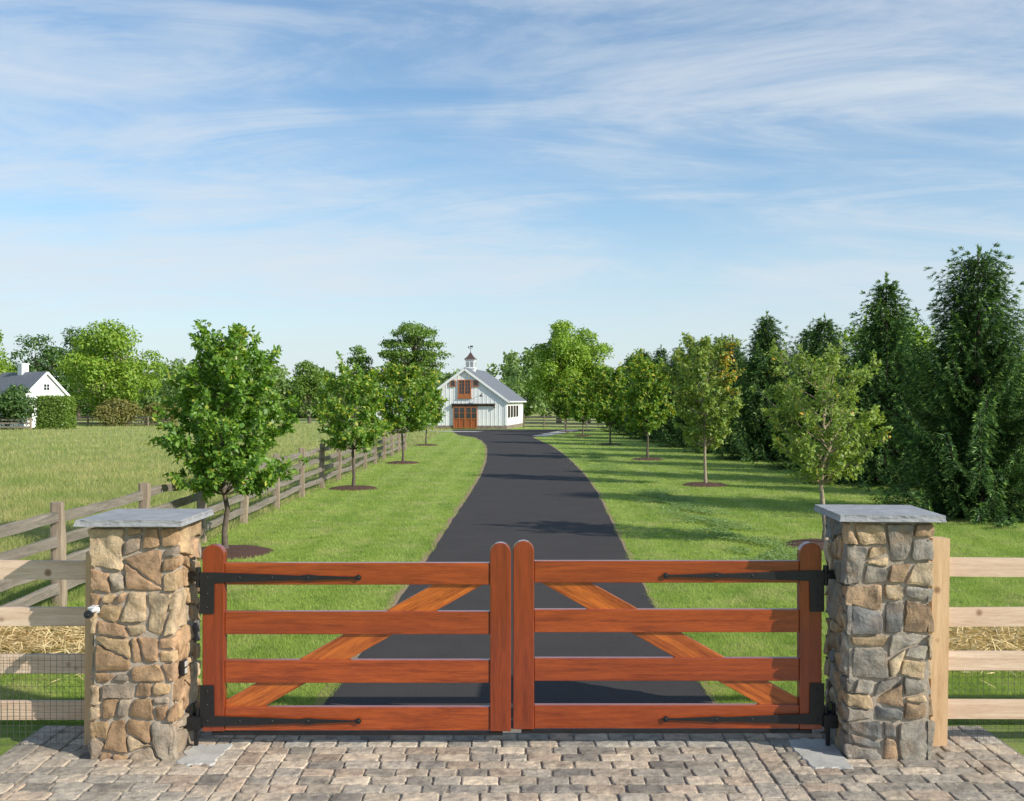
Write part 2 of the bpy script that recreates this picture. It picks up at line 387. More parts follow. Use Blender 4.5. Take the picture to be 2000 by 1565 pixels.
# ---------------------------------------------------------------- cobbles
random.seed(5)
CP=[((.48,.405,.32),3),((.40,.355,.295),3),((.55,.46,.355),2.2),((.33,.295,.25),1.6),((.46,.365,.28),1.2),((.26,.235,.205),.6)]
V=[];F=[];C=[]
prof=[(1.0,-.02),(1.0,.008),(.972,.014),(.92,.0165),(.6,.0175)]
def cob(x0,x1,y0,y1,i):
    g=.0075; w=(x1-x0)-2*g; d=(y1-y0)-2*g; cx=(x0+x1)/2;cy=(y0+y1)/2
    j=lambda: random.uniform(-.006,.006)
    p=[(cx-w/2+j(),cy-d/2+j()),(cx+w/2+j(),cy-d/2+j()),(cx+w/2+j(),cy+d/2+j()),(cx-w/2+j(),cy+d/2+j())]
    p=cut_corners(p,.013); dz=random.uniform(-.002,.004)
    add_stone(V,F,C,p,lambda a,b,h:(a,b,h+.008+dz),pick(CP),prof,.007,18,.006,seed=i,tilt=.025)
idx=0
def inside_p(x,y): return abs(abs(x)-2.943)<.34 and abs(y-8.02)<.34
def rows(xa,xb,ya,yb,rot=False):
    global idx
    if not rot:
        nn=round((yb-ya)/.158); r=(yb-ya)/nn
        for kk in range(nn):
            y=ya+kk*r; x=xa-random.uniform(0,.15)
            while x<xb-.02:
                l=random.uniform(.19,.30); x1=min(x+l,xb)
                if x1>xb-.08: x1=xb
                xs=max(x,xa)
                if x1-xs>.06 and not inside_p((xs+x1)/2,y+r/2): cob(xs,x1,y,y+r,idx); idx+=1
                x=x1
    else:
        x=xa
        nn=max(1,round((xb-xa)/.16)); r=(xb-xa)/nn
        for k in range(nn):
            y=ya-random.uniform(0,.15)
            while y<yb-.02:
                l=random.uniform(.18,.28); y1=min(y+l,yb); 
                if y1>yb-.08: y1=yb
                ys=max(y,ya)
                if y1-ys>.06 and not inside_p(x+r/2,(ys+y1)/2): cob(x,x+r,ys,y1,idx); idx+=1
                y=y1
            x+=r
YB=8.5
rows(-1.95,1.75,3.6,8.3); rows(-2.3,-1.95,3.6,YB,True); rows(1.75,2.1,3.6,YB,True)
rows(-3.6,-2.3,3.6,YB); rows(-4.0,-3.6,3.6,YB,True); rows(2.1,3.6,3.6,YB); rows(3.6,4.0,3.6,YB,True)
tag(mobj('cobblestone_pavement',pymesh('cobblestone_pavement',V,F,False,C),MAT['cobble']),kind='structure')
grid_sheet('pavement_bed',-4.02,4.02,3.5,8.52,30,20,.013,MAT['joint'])
def pad(cx,cy,w,d,seed):
    pts=[]
    for k in range(60):
        t=2*math.pi*k/60; s=1/max(abs(math.cos(t)),abs(math.sin(t)))**.7
        q=1+.3*noise.noise(Vector((math.cos(t)*2,math.sin(t)*2,seed)))+.1*noise.noise(Vector((math.cos(t)*8,math.sin(t)*8,seed))); pts.append((math.cos(t)*s*w/2*q,math.sin(t)*s*d/2*q))
    bm=bmesh.new(); vs=[bm.verts.new((p[0],p[1],.003)) for p in pts]; lo=[bm.verts.new((p[0]*1.08,p[1]*1.08,-.012)) for p in pts]
    bm.faces.new(vs)
    for i in range(60): bm.faces.new((lo[i],lo[(i+1)%60],vs[(i+1)%60],vs[i]))
    return tag(mobj('concrete_pad',bm_mesh(bm,'concrete_pad'),MAT['concrete'],None,(cx,cy,.030)),kind='structure')
pad(-2.42,7.80,.30,.42,1); pad(2.42,7.84,.34,.66,4)
# ---------------------------------------------------------------- gates
def gate(mir,dz,label):
    s=-1 if mir else 1
    e=empty('driveway_gate',(s*-2.5,8.04,0)); tag(e,label,'gate','wooden driveway gates')
    def fx(pts): return [(s*(p[0]+2.5),p[1]+dz) for p in pts]
    def stile(x0,x1,ztop):
        w=x1-x0; r=w/2; z0=.14; pts=[(x0,z0),(x1,z0)]
        for k in range(0,13):
            a=math.pi*k/12; pts.append(((x0+x1)/2+r*math.cos(a),ztop-r*.95+r*.95*math.sin(a)))
        P=fx(pts); cx=sum(p[0] for p in P)/len(P)
        me=extrude_outline('stile',[(p[0]-cx,p[1]) for p in P],.085,.007,-.0425)
        mobj('stile',me,MAT['gz'],e,(cx,0,0))
    stile(-2.495,-2.317,1.645); stile(-.178,-.008,1.66)
    for z0,z1 in ((1.32,1.497),(.92,1.105),(.528,.713),(.144,.334)):
        L=2.317-.178; me=boxes('rail',[((0,0,0),(L-.002,.055,z1-z0))],.006,2)
        mobj('rail',me,MAT['gx'],e,(s*(2.5-(2.317+.178)/2),-.004,(z0+z1)/2+dz))
    a=Vector((-2.317+2.5,0,.27)); b=Vector((-.178+2.5,0,1.46)); L=(b-a).length; ang=math.atan2(b.z-a.z,b.x-a.x)
    hw=.098
    poly=[(-9,-hw),(9,-hw),(9,hw),(-9,hw)]
    ca,sa=math.cos(ang),math.sin(ang); mid=(a+b)/2
    def toloc(nx,nz,d):
        return (nx*ca+nz*sa, -nx*sa+nz*ca, d-(nx*mid.x+nz*mid.z))
    for pl in ((-1,0,-(.1835)),(1,0,2.3215),(0,-1,-.20),(0,1,1.44)): poly=clip(poly,*toloc(*pl))
    if mir: poly=[(-x,z) for x,z in poly][::-1]
    me=extrude_outline('brace',poly,.032,.004,-.016)
    mobj('brace',me,MAT['gb'],e,(s*mid.x,.012,mid.z+dz),(0,-ang*s,0))
    mobj('shadow_strip',boxes('shadow_strip',[((0,0,0),(2.35,.05,.03))],.004),MAT['iron'],e,(s*1.25,.0,.118+dz))  # added black strip, stands in for the dark shadow line below the leaf
    for top in (1,0):
        zc=(1.381 if top else .227); up=[(0,.042),(.12,.042),(.55,.028),(.80,.017),(.87,.026),(.95,.018),(1.24,.007)]
        dn=[(x,-z) for x,z in up][::-1]
        circ=[(1.275+.024*math.cos(t),.024*math.sin(t)) for t in [2.6-2*2.6*k/14 for k in range(15)]]
        if top: pts=up+circ+dn[:-2]+[(.12,-.042),(.115,-.29),(0,-.29)]
        else: pts=[(0,.29),(.115,.29),(.12,.042)]+up[2:]+circ+dn
        P=[(s*(x-.012),z) for x,z in pts]
        me=extrude_outline('strap_hinge',P,.008,.0025,-.004)
        bm=bmesh.new(); bm.from_mesh(me)
        bl=[(.06,0),(.32,0),(.58,0),(.87,0),(1.275,0),(.057,-.13 if top else .13),(.057,-.24 if top else .24)]
        for x,z in bl:
            r=bmesh.ops.create_uvsphere(bm,u_segments=10,v_segments=6,radius=.011); bmesh.ops.transform(bm,matrix=Matrix.Translation((s*(x-.012),-.004,z))@Matrix.Diagonal((1,.5,1,1)),verts=r['verts'])
        me2=bm_mesh(bm,'strap_hinge'); mobj('strap_hinge',me2,MAT['iron'],e,(0,-.0515,zc+dz))
        bm=bmesh.new()
        add_box(bm,(-.075*s,.02,0),(.10,.05,.07)); 
        r=bmesh.ops.create_cone(bm,cap_ends=True,segments=12,radius1=.022,radius2=.022,depth=.16); bmesh.ops.translate(bm,vec=(-.03*s,-.03,0),verts=r['verts'])
        add_box(bm,(-.03*s,-.03,0),(.07,.05,.035))
        if not top:
            add_box(bm,(-.055*s,-.05,-.03),(.11,.07,.10)); add_box(bm,(-.04*s,-.05,-.13),(.03,.03,.22)); add_box(bm,(-.09*s,0,0),(.03,.08,.2))
        mobj('hinge_bracket',bm_mesh(bm,'hinge_bracket'),MAT['iron'],e,(0,0,zc+dz+(0 if top else .02)))
    return e
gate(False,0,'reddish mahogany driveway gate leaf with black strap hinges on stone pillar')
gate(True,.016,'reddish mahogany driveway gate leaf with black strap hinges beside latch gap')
# ---------------------------------------------------------------- devices on pillar
e=empty('security_camera',(-3.22,7.705,1.18)); e.scale=(.68,.68,.68); tag(e,'small white bullet security camera with black lens on pillar corner','camera')
bm=bmesh.new(); r=bmesh.ops.create_cone(bm,cap_ends=True,segments=20,radius1=.03,radius2=.034,depth=.13)
bmesh.ops.transform(bm,matrix=Matrix.Translation((0,-.09,.022))@Matrix.Rotation(R(80),4,'X'),verts=r['verts'])
add_box(bm,(0,-.10,.06),(.066,.15,.008)); me=bm_mesh(bm,'camera_body',False); mobj('camera_body',me,MAT['plastic_white'],e)
bm=bmesh.new(); r=bmesh.ops.create_cone(bm,cap_ends=True,segments=20,radius1=.046,radius2=.046,depth=.06)
bmesh.ops.transform(bm,matrix=Matrix.Translation((-.02,-.17,-.012))@Matrix.Rotation(R(80),4,'X'),verts=r['verts']); r=bmesh.ops.create_uvsphere(bm,u_segments=12,v_segments=8,radius=.026); bmesh.ops.translate(bm,vec=(-.02,-.20,-.015),verts=r['verts'])
mobj('lens_housing',bm_mesh(bm,'lens_housing'),MAT['plastic_black'],e)
bm=bmesh.new(); r=bmesh.ops.create_cone(bm,cap_ends=True,segments=16,radius1=.04,radius2=.034,depth=.03); bmesh.ops.transform(bm,matrix=Matrix.Translation((.0,-.008,0))@Matrix.Rotation(R(90),4,'X'),verts=r['verts']); add_box(bm,(0,-.04,.0),(.02,.06,.02))
mobj('wall_mount',bm_mesh(bm,'wall_mount'),MAT['plastic_white'],e)
e=empty('gate_keypad',(-2.60,7.84,.70)); tag(e,'small grey and black gate keypad mounted on fieldstone pillar','keypad')
mobj('keypad_housing',boxes('keypad_housing',[((0,0,0),(.05,.085,.12))],.006,2),MAT['plastic_black'],e)
mobj('keypad_face',boxes('keypad_face',[((.028,0,.03),(.008,.06,.04)),((.028,0,-.025),(.008,.05,.04))],.002),MAT['concrete'],e)
# ---------------------------------------------------------------- fences
def rough_beam(name,L,h,t,axis,seed,n=14,rough=.006):
    V=[];F=[]
    for i in range(n+1):
        u=-L/2+L*i/n; 
        for (a,b) in ((-1,-1),(1,-1),(1.0,.4),(.85,1),(-.85,1),(-1,.4)):
            q=noise.noise_vector(Vector((u*2.2+seed*7,a*.8,b*.8)))*rough
            o1=noise.noise(Vector((u*.7,seed*3.3,1)))*rough*1.6
            V.append((a*t/2+q.x,u,b*h/2+q.z+o1) if axis=='y' else ((u,a*t/2+q.x,b*h/2+q.z+o1) if axis=='x' else (a*t/2+q.x,b*h/2+q.y,u)))
    for i in range(n):
        for j in range(6): F.append((i*6+j,i*6+(j+1)%6,(i+1)*6+(j+1)%6,(i+1)*6+j))
    F.append(tuple(range(6))[::-1]); F.append(tuple(n*6+j for j in range(6)))
    return pymesh(name,V,F)
def fence_line(label,p0,p1,nb,h,zs,pm,rm,pw=.13,rh=.13,rt=.05,group=None,mesh=False,name='split_rail_fence',roughness=.008,over=.1):
    p0=Vector(p0);p1=Vector(p1); d=(p1-p0); ang=math.atan2(d.y,d.x)
    e=empty(name,(p0.x,p0.y,0),ang); tag(e,label,'fence',group); L=d.length; bay=L/nb
    pms=[rough_beam('post',h,pw,pw,'z',k,6,roughness) for k in range(4)]
    rms=[rough_beam('rail',bay+over,rh,rt,'x',k+9,10,roughness) for k in range(6)]
    for k in range(nb+1):
        o=mobj('post',pms[k%4],pm,e,(k*bay,0,h/2-.02),(R(random.uniform(-.8,.8)),R(random.uniform(-1.2,1.2)),0))
    for k in range(nb):
        for zi,z in enumerate(zs):
            o=mobj('rail',random.choice(rms),rm,e,((k+.5)*bay,random.uniform(-.008,.008)+(.012 if (k)%2 else -.012),z+random.uniform(-.012,.012)),(0,R(random.uniform(-.4,.4)),0))
    if mesh:
        bm=bmesh.new(); y=.04
        n=int(L/.05)
        for k in range(n+1): add_box(bm,(k*L/n,y,.38),(.002,.002,.74))
        for k in range(0,15): add_box(bm,(L/2,y+.0021,.02+k*.0525),(L,.002,.002))
        mobj('wire_mesh',bm_mesh(bm,'wire_mesh'),MAT['wire'],e)
    return e
random.seed(2)
fence_line('weathered grey four-rail split rail fence between meadow and lawn',(-6.12,10.3,0),(-6.12,56.8,0),15,1.46,(1.24,.92,.61,.29),MAT['rz'],MAT['rx'],.15,.135,.06,roughness=.022)
zs=(1.425,1.04,.655,.275)
fence_line('new pale four-rail wooden fence with wire mesh beside stone pillar',(-3.385,8.08,0),(-8.6,8.08,0),2,1.60,zs,MAT['pz'],MAT['px'],.14,.15,.045,'pale wooden fences beside the gate',True,'wooden_rail_fence',.002)
fence_line('new pale four-rail wooden fence with tall end post beside pillar',(3.452,8.08,0),(8.7,8.08,0),2,1.71,[z+.024 for z in zs],MAT['pz'],MAT['px'],.14,.15,.045,'pale wooden fences beside the gate',True,'wooden_rail_fence',.002)
fence_line('dark weathered rail fence enclosing paddock behind white barn',(1.2,103,0),(9.6,99,0),4,1.4,(1.2,.85,.5,.2),MAT['rz'],MAT['rx'],.13,.14,.05)
fence_line('low weathered rail fence at far meadow edge',(-54,116,0),(-38,110,0),6,1.2,(1.0,.65,.3),MAT['rz'],MAT['rx'],.16,.16,.05,'far meadow fences')
fence_line('low weathered rail fence at far meadow edge',(-70,96,0),(-47,97,0),7,1.2,(1.0,.65,.3),MAT['rz'],MAT['rx'],.16,.16,.05,'far meadow fences')
# ---------------------------------------------------------------- vegetation
def leaves(P,D,N,L,W,fold=.12):
    D=D/np.linalg.norm(D,axis=1,keepdims=True); S=np.cross(D,N); S/=np.linalg.norm(S,axis=1,keepdims=True)+1e-9; N2=np.cross(S,D)
    L=np.asarray(L)[:,None]; W=np.asarray(W)[:,None]
    q=np.stack([P,P+D*L*.45+S*W*.5+N2*L*fold,P+D*L,P+D*L*.45-S*W*.5+N2*L*fold],1); return q.reshape(-1,3)
PROFS={'oval':([0,.12,.35,.6,.8,.93,1],[.62,.98,1.0,.86,.66,.44,.22]),'vase':([0,.15,.4,.65,.85,1],[.34,.66,.97,1.0,.75,.3]),'wide':([0,.15,.4,.7,.9,1],[.60,.92,1.0,.85,.55,.25])}
def young_tree(seed,h,cw,cb,leafm,barkm,nl=60,leafn=90,ls=.085,tip=.25,label='',shape='oval',pos=(0,0),group='young trees lining the driveway',upright=.5,tr=.055,patch=False,loose=.15):
    rs=np.random.default_rng(seed); rd=random.Random(seed)
    V=[];F=[]; top=h*.80
    tp=[(rd.uniform(-.02,.02)*k,rd.uniform(-.02,.02)*k,top*k/8) for k in range(9)]
    tube(V,F,tp,[tr*(1.25 if k==0 else 1)*(1-.085*k) for k in range(9)],8)
    P=[];D=[];T=[]
    xs,ys=PROFS[shape]
    bulge=[rd.uniform(.85,1.1) for _ in range(7)]
    for k in range(nl):
        t=(k+.5)/nl; zt=cb+ (h-cb)*(.02+.93*t); u=(zt-cb)/(h-cb); a=k*2.399+rd.uniform(-.5,.5)
        env=cw/2*float(np.interp(u,xs,ys))*bulge[int((a%6.283)/6.284*7)]
        rr_=env*rd.uniform(.42,1.0)
        end=Vector((rr_*math.cos(a),rr_*math.sin(a),zt+rd.uniform(-.12,.14)))
        z0=max(cb*.93,zt-rr_*upright*rd.uniform(.9,1.7)-.1); z0=min(z0,top*.97)
        if rd.random()<loose: end=end+Vector((end.x*.14,end.y*.14,rd.uniform(.12,.32)))
        f=z0/top*8; i=int(min(7,f)); st=Vector(tp[i]).lerp(Vector(tp[i+1]),f-i)
        midp=st.lerp(end,.5)+Vector((math.cos(a)*rr_*.12,math.sin(a)*rr_*.12,-.03)); pts=[]
        for q in range(6):
            s_=q/5; pts.append(st*(1-s_)**2+midp*2*s_*(1-s_)+end*s_**2)
        tube(V,F,pts,[.017*(1-.8*q/5)*(.6+.5*(1-t)) for q in range(6)],4)
        Ld=(end-st).length
        ntw=max(4,int(Ld*8))
        for w in range(ntw):
            s_=rd.uniform(.3,1); b0=st*(1-s_)**2+midp*2*s_*(1-s_)+end*s_**2
            dirv=(end-st).normalized()+Vector((rd.gauss(0,.7),rd.gauss(0,.7),rd.gauss(.1,.5))); dirv.normalize()
            tl=rd.uniform(.12,.34)*(1.15-.3*s_)*cw/2.6
            tube(V,F,[b0,b0+dirv*tl],[.005,.002],3)
            m=int(leafn/ntw*max(.6,Ld)*rd.uniform(.6,1.4))+3
            ss=rs.uniform(0.05,1.1,m)[:,None]
            p=np.array(b0)[None]+np.array(dirv)[None]*tl*ss+rs.normal(0,.026,(m,3))
            d=np.array(dirv)[None]*.6+rs.normal(0,.62,(m,3))+np.array([0,0,-.22])
            P.append(p);D.append(d); out=np.clip((np.linalg.norm(p[:,:2],axis=1)/(cw/2)),0,1.2)
            hi=np.clip((p[:,2]-cb)/(h-cb),0,1)
            tt=np.clip((rs.random(m)<tip*(out*.6+hi*.6)*(.2+1.1*ss[:,0]**2))*rs.uniform(.2,.95,m),0,1)
            T.append(tt)
    P=np.concatenate(P);D=np.concatenate(D);T=np.concatenate(T); n=len(P)
    N=rs.normal(0,.5,(n,3))+np.array([0,0,.8])+P*np.array([.55,.55,0])
    L=ls*rs.uniform(.65,1.25,n); q=leaves(P,D,N,L,L*.55)
    if patch:
        c0=np.array([.75,-.6,3.9]); d0=np.linalg.norm((P-c0)*[1.3,.8,.7],axis=1); T=np.where((d0<.6)&(rs.random(n)<.35),rs.uniform(.3,.95,n),T*.22)
    e=empty('young_tree',(pos[0],pos[1],0),0 if patch else rd.uniform(0,6)); tag(e,label,'tree',group)
    mobj('trunk',pymesh('trunk',V,F,True),barkm,e); mobj('crown',fastmesh('crown',q,4,T),leafm,e)
    return e,n
def mulch(x,y,r):
    V=[(0,0,.09)];F=[];n=28
    rings=[(.3,.085),(.6,.075),(.85,.05),(1.0,.01),(1.05,-.005)]
    for s,z in rings:
        for j in range(n):
            a=2*math.pi*j/n; k=1+.08*noise.noise(Vector((math.cos(a)*2+x,math.sin(a)*2+y,0)))
            V.append((math.cos(a)*r*s*k,math.sin(a)*r*s*k,z+noise.noise(Vector((math.cos(a)*9*s+x,math.sin(a)*9*s,y)))*.02*(s<1)))
    for j in range(n): F.append((0,1+j,1+(j+1)%n))
    for i in range(len(rings)-1):
        for j in range(n): F.append((1+i*n+j,1+(i+1)*n+j,1+(i+1)*n+(j+1)%n,1+i*n+(j+1)%n))
    o=mobj('mulch_bed',pymesh('mulch_bed',V,F,True),MAT['mulch'],None,(x,y,.0)); tag(o,kind='structure')
    return (x,y,r)
mul=[]; NL=0
specs=[ # x,y,h,cw,cb,mat,bark,nl,leafn,ls,tip,label,shape
 (-5.28,18.3,4.1,2.5,1.16,'leafY','bark',104,150,.112,.12,'young cherry tree with dense dark green crown in mulch','oval'),
 (-5.08,31.8,3.95,2.6,1.35,'leafY','bark',66,100,.13,.4,'young cherry tree with yellow tipped green leaves in mulch','wide'),
 (-4.93,44.9,4.55,3.3,1.45,'leafR','bark',66,86,.16,.35,'young cherry tree with wide crown and yellowish tips','wide'),
 (-5.45,63,4.1,3.1,1.4,'leafY','bark',54,84,.19,.35,'young cherry tree near the white barn','wide'),
 (6.05,19.2,3.9,2.6,1.30,'leafA','bark_pale',72,100,.096,.02,'young tree with sparse pale green leaves in mulch','vase'),
 (6.45,33.1,5.1,2.8,1.4,'leafA','bark_pale',76,106,.136,.28,'young tree with pale leaves and an orange patch','vase'),
 (6.5,47.6,5.0,3.1,1.35,'leafR','bark',64,90,.175,.42,'young cherry tree with yellow tipped crown in mulch','wide'),
 (6.33,64,5.2,3.1,1.4,'leafR','bark',58,80,.205,.42,'young cherry tree with yellow green crown on lawn','wide'),
 (5.7,80,4.7,3.1,1.3,'leafR','bark',54,72,.225,.35,'young cherry tree beside driveway near the barn','wide'),
 (4.9,90,4.6,3.0,1.3,'leafR','bark',54,72,.245,.3,'young tree standing by the paddock fence','wide'),
]
for i,s_ in enumerate(specs):
    e,n=young_tree(40+i,s_[2],s_[3],s_[4],MAT[s_[5]],MAT[s_[6]],s_[7],s_[8],s_[9],s_[10],s_[11],s_[12],(s_[0],s_[1]),patch=(i==5),loose=.25 if i in(0,4) else .18); NL+=n
    mul.append(mulch(s_[0],s_[1],.78 if i not in (0,) else .85))
def big_tree(seed,h,cw,cb,leafm,nlobe,nleaf,ls,lobe=.2,flat=.7,layered=False,pos=(0,0),label='',multi=1,name='broadleaf_tree',group=None,tip=.25,trunk=True,cat='tree',barkm='bark'):
    rs=np.random.default_rng(seed); rd=random.Random(seed)
    c=[];r=[]
    tries=0
    while len(c)<nlobe and tries<4000:
        tries+=1; u=rs.normal(0,1,3); u/=np.linalg.norm(u); u*=rd.random()**.33*.98
        z=cb+(h-cb)*(.5+.46*u[2])
        k=1-.25*max(0,u[2]) 
        rr_=lobe*cw*rd.uniform(.6,1.15)
        p=np.array([u[0]*(cw/2-rr_*.7)*k,u[1]*(cw/2-rr_*.7)*k,z])
        if all(np.linalg.norm(p-q)>rr_*.75 for q in c): c.append(p); r.append(rr_)
    c=np.array(c); r=np.array(r); w=r**2/np.sum(r**2); ix=rs.choice(len(c),nleaf,p=w)
    u=rs.normal(0,1,(nleaf,3)); u/=np.linalg.norm(u,axis=1,keepdims=True); u[:,2]=np.where((u[:,2]<-.2)&(rs.random(nleaf)<.65),-u[:,2],u[:,2])
    rad=r[ix]*(1-np.abs(rs.normal(0,.22,nleaf)))*(1+.28*rs.normal(0,1,len(c))[ix]*.3)
    P=c[ix]+u*rad[:,None]*np.array([1.1,1.1,(.35 if layered else flat)])
    P+=rs.normal(0,ls*.5,(nleaf,3)); P[:,2]=np.maximum(P[:,2],.05)
    N=u*.9+rs.normal(0,.5,(nleaf,3))+np.array([0,0,.35]); D=rs.normal(0,1,(nleaf,3)); D-=N*np.sum(D*N,1,keepdims=True)/np.sum(N*N,1,keepdims=True); D[:,2]-=.3
    L=ls*rs.uniform(.6,1.35,nleaf); q=leaves(P,D,N,L,L*.62)
    T=np.clip((rs.random(nleaf)<tip)*rs.uniform(.2,.9,nleaf)*np.clip(u[:,2]+.5,0,1),0,1)
    e=empty(name,(pos[0],pos[1],0)); tag(e,label,cat,group)
    if trunk:
        V=[];F=[]
        for mm in range(multi):
            a=mm*2.2; b=Vector((math.cos(a),math.sin(a),0))*(.35 if multi>1 else 0); sp=Vector((math.cos(a),math.sin(a),0))*(cw*.14 if multi>1 else .1)
            tr=h*.022/(multi**.4); pts=[b+sp*(k/6)**1.3+Vector((0,0,h*.72*k/6)) for k in range(7)]
            tube(V,F,pts,[tr*(1.3 if k==0 else 1)*(1-.13*k) for k in range(7)],8)
            for j in range(len(c)//multi):
                tg=Vector(c[(j*multi+mm)%len(c)]); k=min(5,max(1,int((tg.z-(Vector((tg.x,tg.y,0)).length*.7))/(h*.72)*6))); s0=pts[k]
                if s0.z>tg.z: s0=pts[max(1,k-1)]
                tube(V,F,[s0,s0.lerp(tg,.5)+Vector((0,0,-.15)),tg],[tr*.4,tr*.25,tr*.08],5)
        mobj('trunk',pymesh('trunk',V,F,True),MAT[barkm],e)
    mobj('crown' if trunk else 'foliage',fastmesh('crown',q,4,T),leafm,e); return e
big_tree(1,11.9,12.4,1.2,MAT['leafB'],64,16000,.36,.13,.8,pos=(-47.4,117),label='large airy light green birch with several trunks in meadow',multi=4,barkm='bark_pale')
big_tree(2,12.6,8,1.0,MAT['leafB'],45,9000,.36,.15,.8,pos=(-60.5,112),label='tall light green broadleaf tree beside white house')
big_tree(21,12.4,10,1.0,MAT['leafE'],40,7000,.4,.16,.8,pos=(-66,138),label='dark green tree standing behind white house')
big_tree(22,13.2,9,1.0,MAT['leafE'],40,7000,.4,.16,.8,pos=(-62,142),label='dark green tree standing behind white house')
big_tree(3,14.7,10.4,3.5,MAT['leafD'],50,12000,.36,.14,.8,layered=True,pos=(-13.9,140),label='tall tree with layered spreading branches behind white barn')
big_tree(4,10.4,6.2,1.5,MAT['leafD'],30,5000,.36,.17,.8,pos=(-22,140),label='medium dark green tree behind the row of cherries',tip=.15)
big_tree(5,8.8,5.0,1.2,MAT['leafD'],30,4000,.34,.16,.8,pos=(-25.5,125),label='medium green tree at the meadow edge')
big_tree(6,13.3,8.4,1.0,MAT['leafB'],50,13000,.34,.15,.85,pos=(5.9,125),label='tall bright green tree with rounded crown by paddock')
big_tree(7,12.9,7.8,0.8,MAT['leafB'],46,11000,.34,.15,.85,pos=(9.8,128),label='tall bright green tree with full crown by paddock')
big_tree(8,9.2,8,.5,MAT['leafD'],36,7000,.36,.16,.8,pos=(15.5,122),label='dark green tree behind the driveway trees')
big_tree(12,9.0,8,.5,MAT['leafB'],36,6000,.3,.16,.8,pos=(23.5,62),label='bright green tree standing behind tall spruces')
for k,(x,y,w,h,mt,lb) in enumerate([(-49.4,98,5.0,4.1,'leafE','rounded dark green shrub below white house'),(-52.6,97,5.5,4.2,'leafE','rounded dark green shrub below white house'),
     (-44.5,112,6,2.8,'leafO','olive brown spreading shrub at the meadow edge'),(-40.5,114,5,2.4,'leafO','olive brown spreading shrub at the meadow edge'),
     (-36,122,7,3.4,'leafD','green shrub mass at the meadow edge'),(-30.5,122,6,3.2,'leafD','green shrub mass at the meadow edge'),
     (-11.5,97,3,1.0,'leafD','low shrub at barn wall'),(12.5,104,4.5,2.6,'leafB','green shrub behind paddock fence')]):
    big_tree(60+k,h,w,.0,MAT[mt],24,5000,.27,.2,.75,pos=(x,y),label=lb,name='shrub',group='shrubs around the meadow',cat='shrub',trunk=False)
rs=np.random.default_rng(9); n=6000; P=np.stack([rs.uniform(-1.4,1.4,n),rs.uniform(-1.2,1.2,n),rs.uniform(0,3.1,n)],1)
fs=rs.integers(0,4,n); P[fs<2,1]=-1.2; P[fs==2,2]=3.1; P[fs==3,0]=1.4; P+=rs.normal(0,.07,(n,3))
e=empty('clipped_hedge',(-45.9,100,0)); tag(e,'tall clipped green hedge block beside white house','hedge')
Nn=rs.normal(0,.5,(n,3))+np.where(fs[:,None]<2,[[0,-1,.3]],[[.4,0,1]]); mobj('foliage',fastmesh('foliage',leaves(P,rs.normal(0,1,(n,3)),Nn,rs.uniform(.15,.32,n),rs.uniform(.12,.2,n)),4,rs.random(n)*.4),MAT['leafD'],e)
mobj('inner_stems',boxes('inner_stems',[((0,0,1.45),(2.5,2.1,2.9))],.1),MAT['leafD'],e)
def woods(name,x0,x1,y0,y1,hm,n,ls,mat,seed,step):
    rs=np.random.default_rng(seed); cx=np.arange(x0,x1,step); nt=len(cx); cx=cx+rs.uniform(-step,step,nt)*.6; cy=rs.uniform(y0,y1,nt); hh=hm*rs.uniform(.6,1.12,nt)*(1+.2*np.sin(cx*.11+seed)); ww=rs.uniform(2.4,5.4,nt)
    lobes=[]
    for i in range(nt):
        for k in range(10): 
            a=rs.uniform(0,6.28); t=rs.random(); rr_=ww[i]*(1-.55*t)*rs.random()**.5
            lobes.append((cx[i]+rr_*math.cos(a),cy[i]+rr_*math.sin(a),hh[i]*(.08+.84*t),rs.uniform(.9,1.7)))
    lb=np.array(lobes); ix=rs.integers(0,len(lb),n); u=rs.normal(0,1,(n,3)); u/=np.linalg.norm(u,axis=1,keepdims=True)
    P=lb[ix,:3]+u*lb[ix,3:4]*(1-np.abs(rs.normal(0,.2,(n,1)))); P[:,2]=np.maximum(P[:,2],.1)
    N=u+rs.normal(0,.4,(n,3))+np.array([0,0,.3]); L=ls*rs.uniform(.6,1.3,n)
    q=leaves(P,rs.normal(0,1,(n,3)),N,L,L*.7); tone=rs.random(len(cx))[(ix//10)]
    o=mobj(name,fastmesh(name,q,4,(rs.random(n)<.2)*rs.random(n)*.5+tone*.35),mat); tag(o,'distant mass of green woodland along the horizon','woods',kind='stuff')
woods('distant_woods',-110,90,158,185,8.8,120000,.62,MAT['wood_far'],1,2.2)
woods('distant_woods_behind',-190,170,205,235,11.2,90000,.95,MAT['wood_far'],2,2.8)
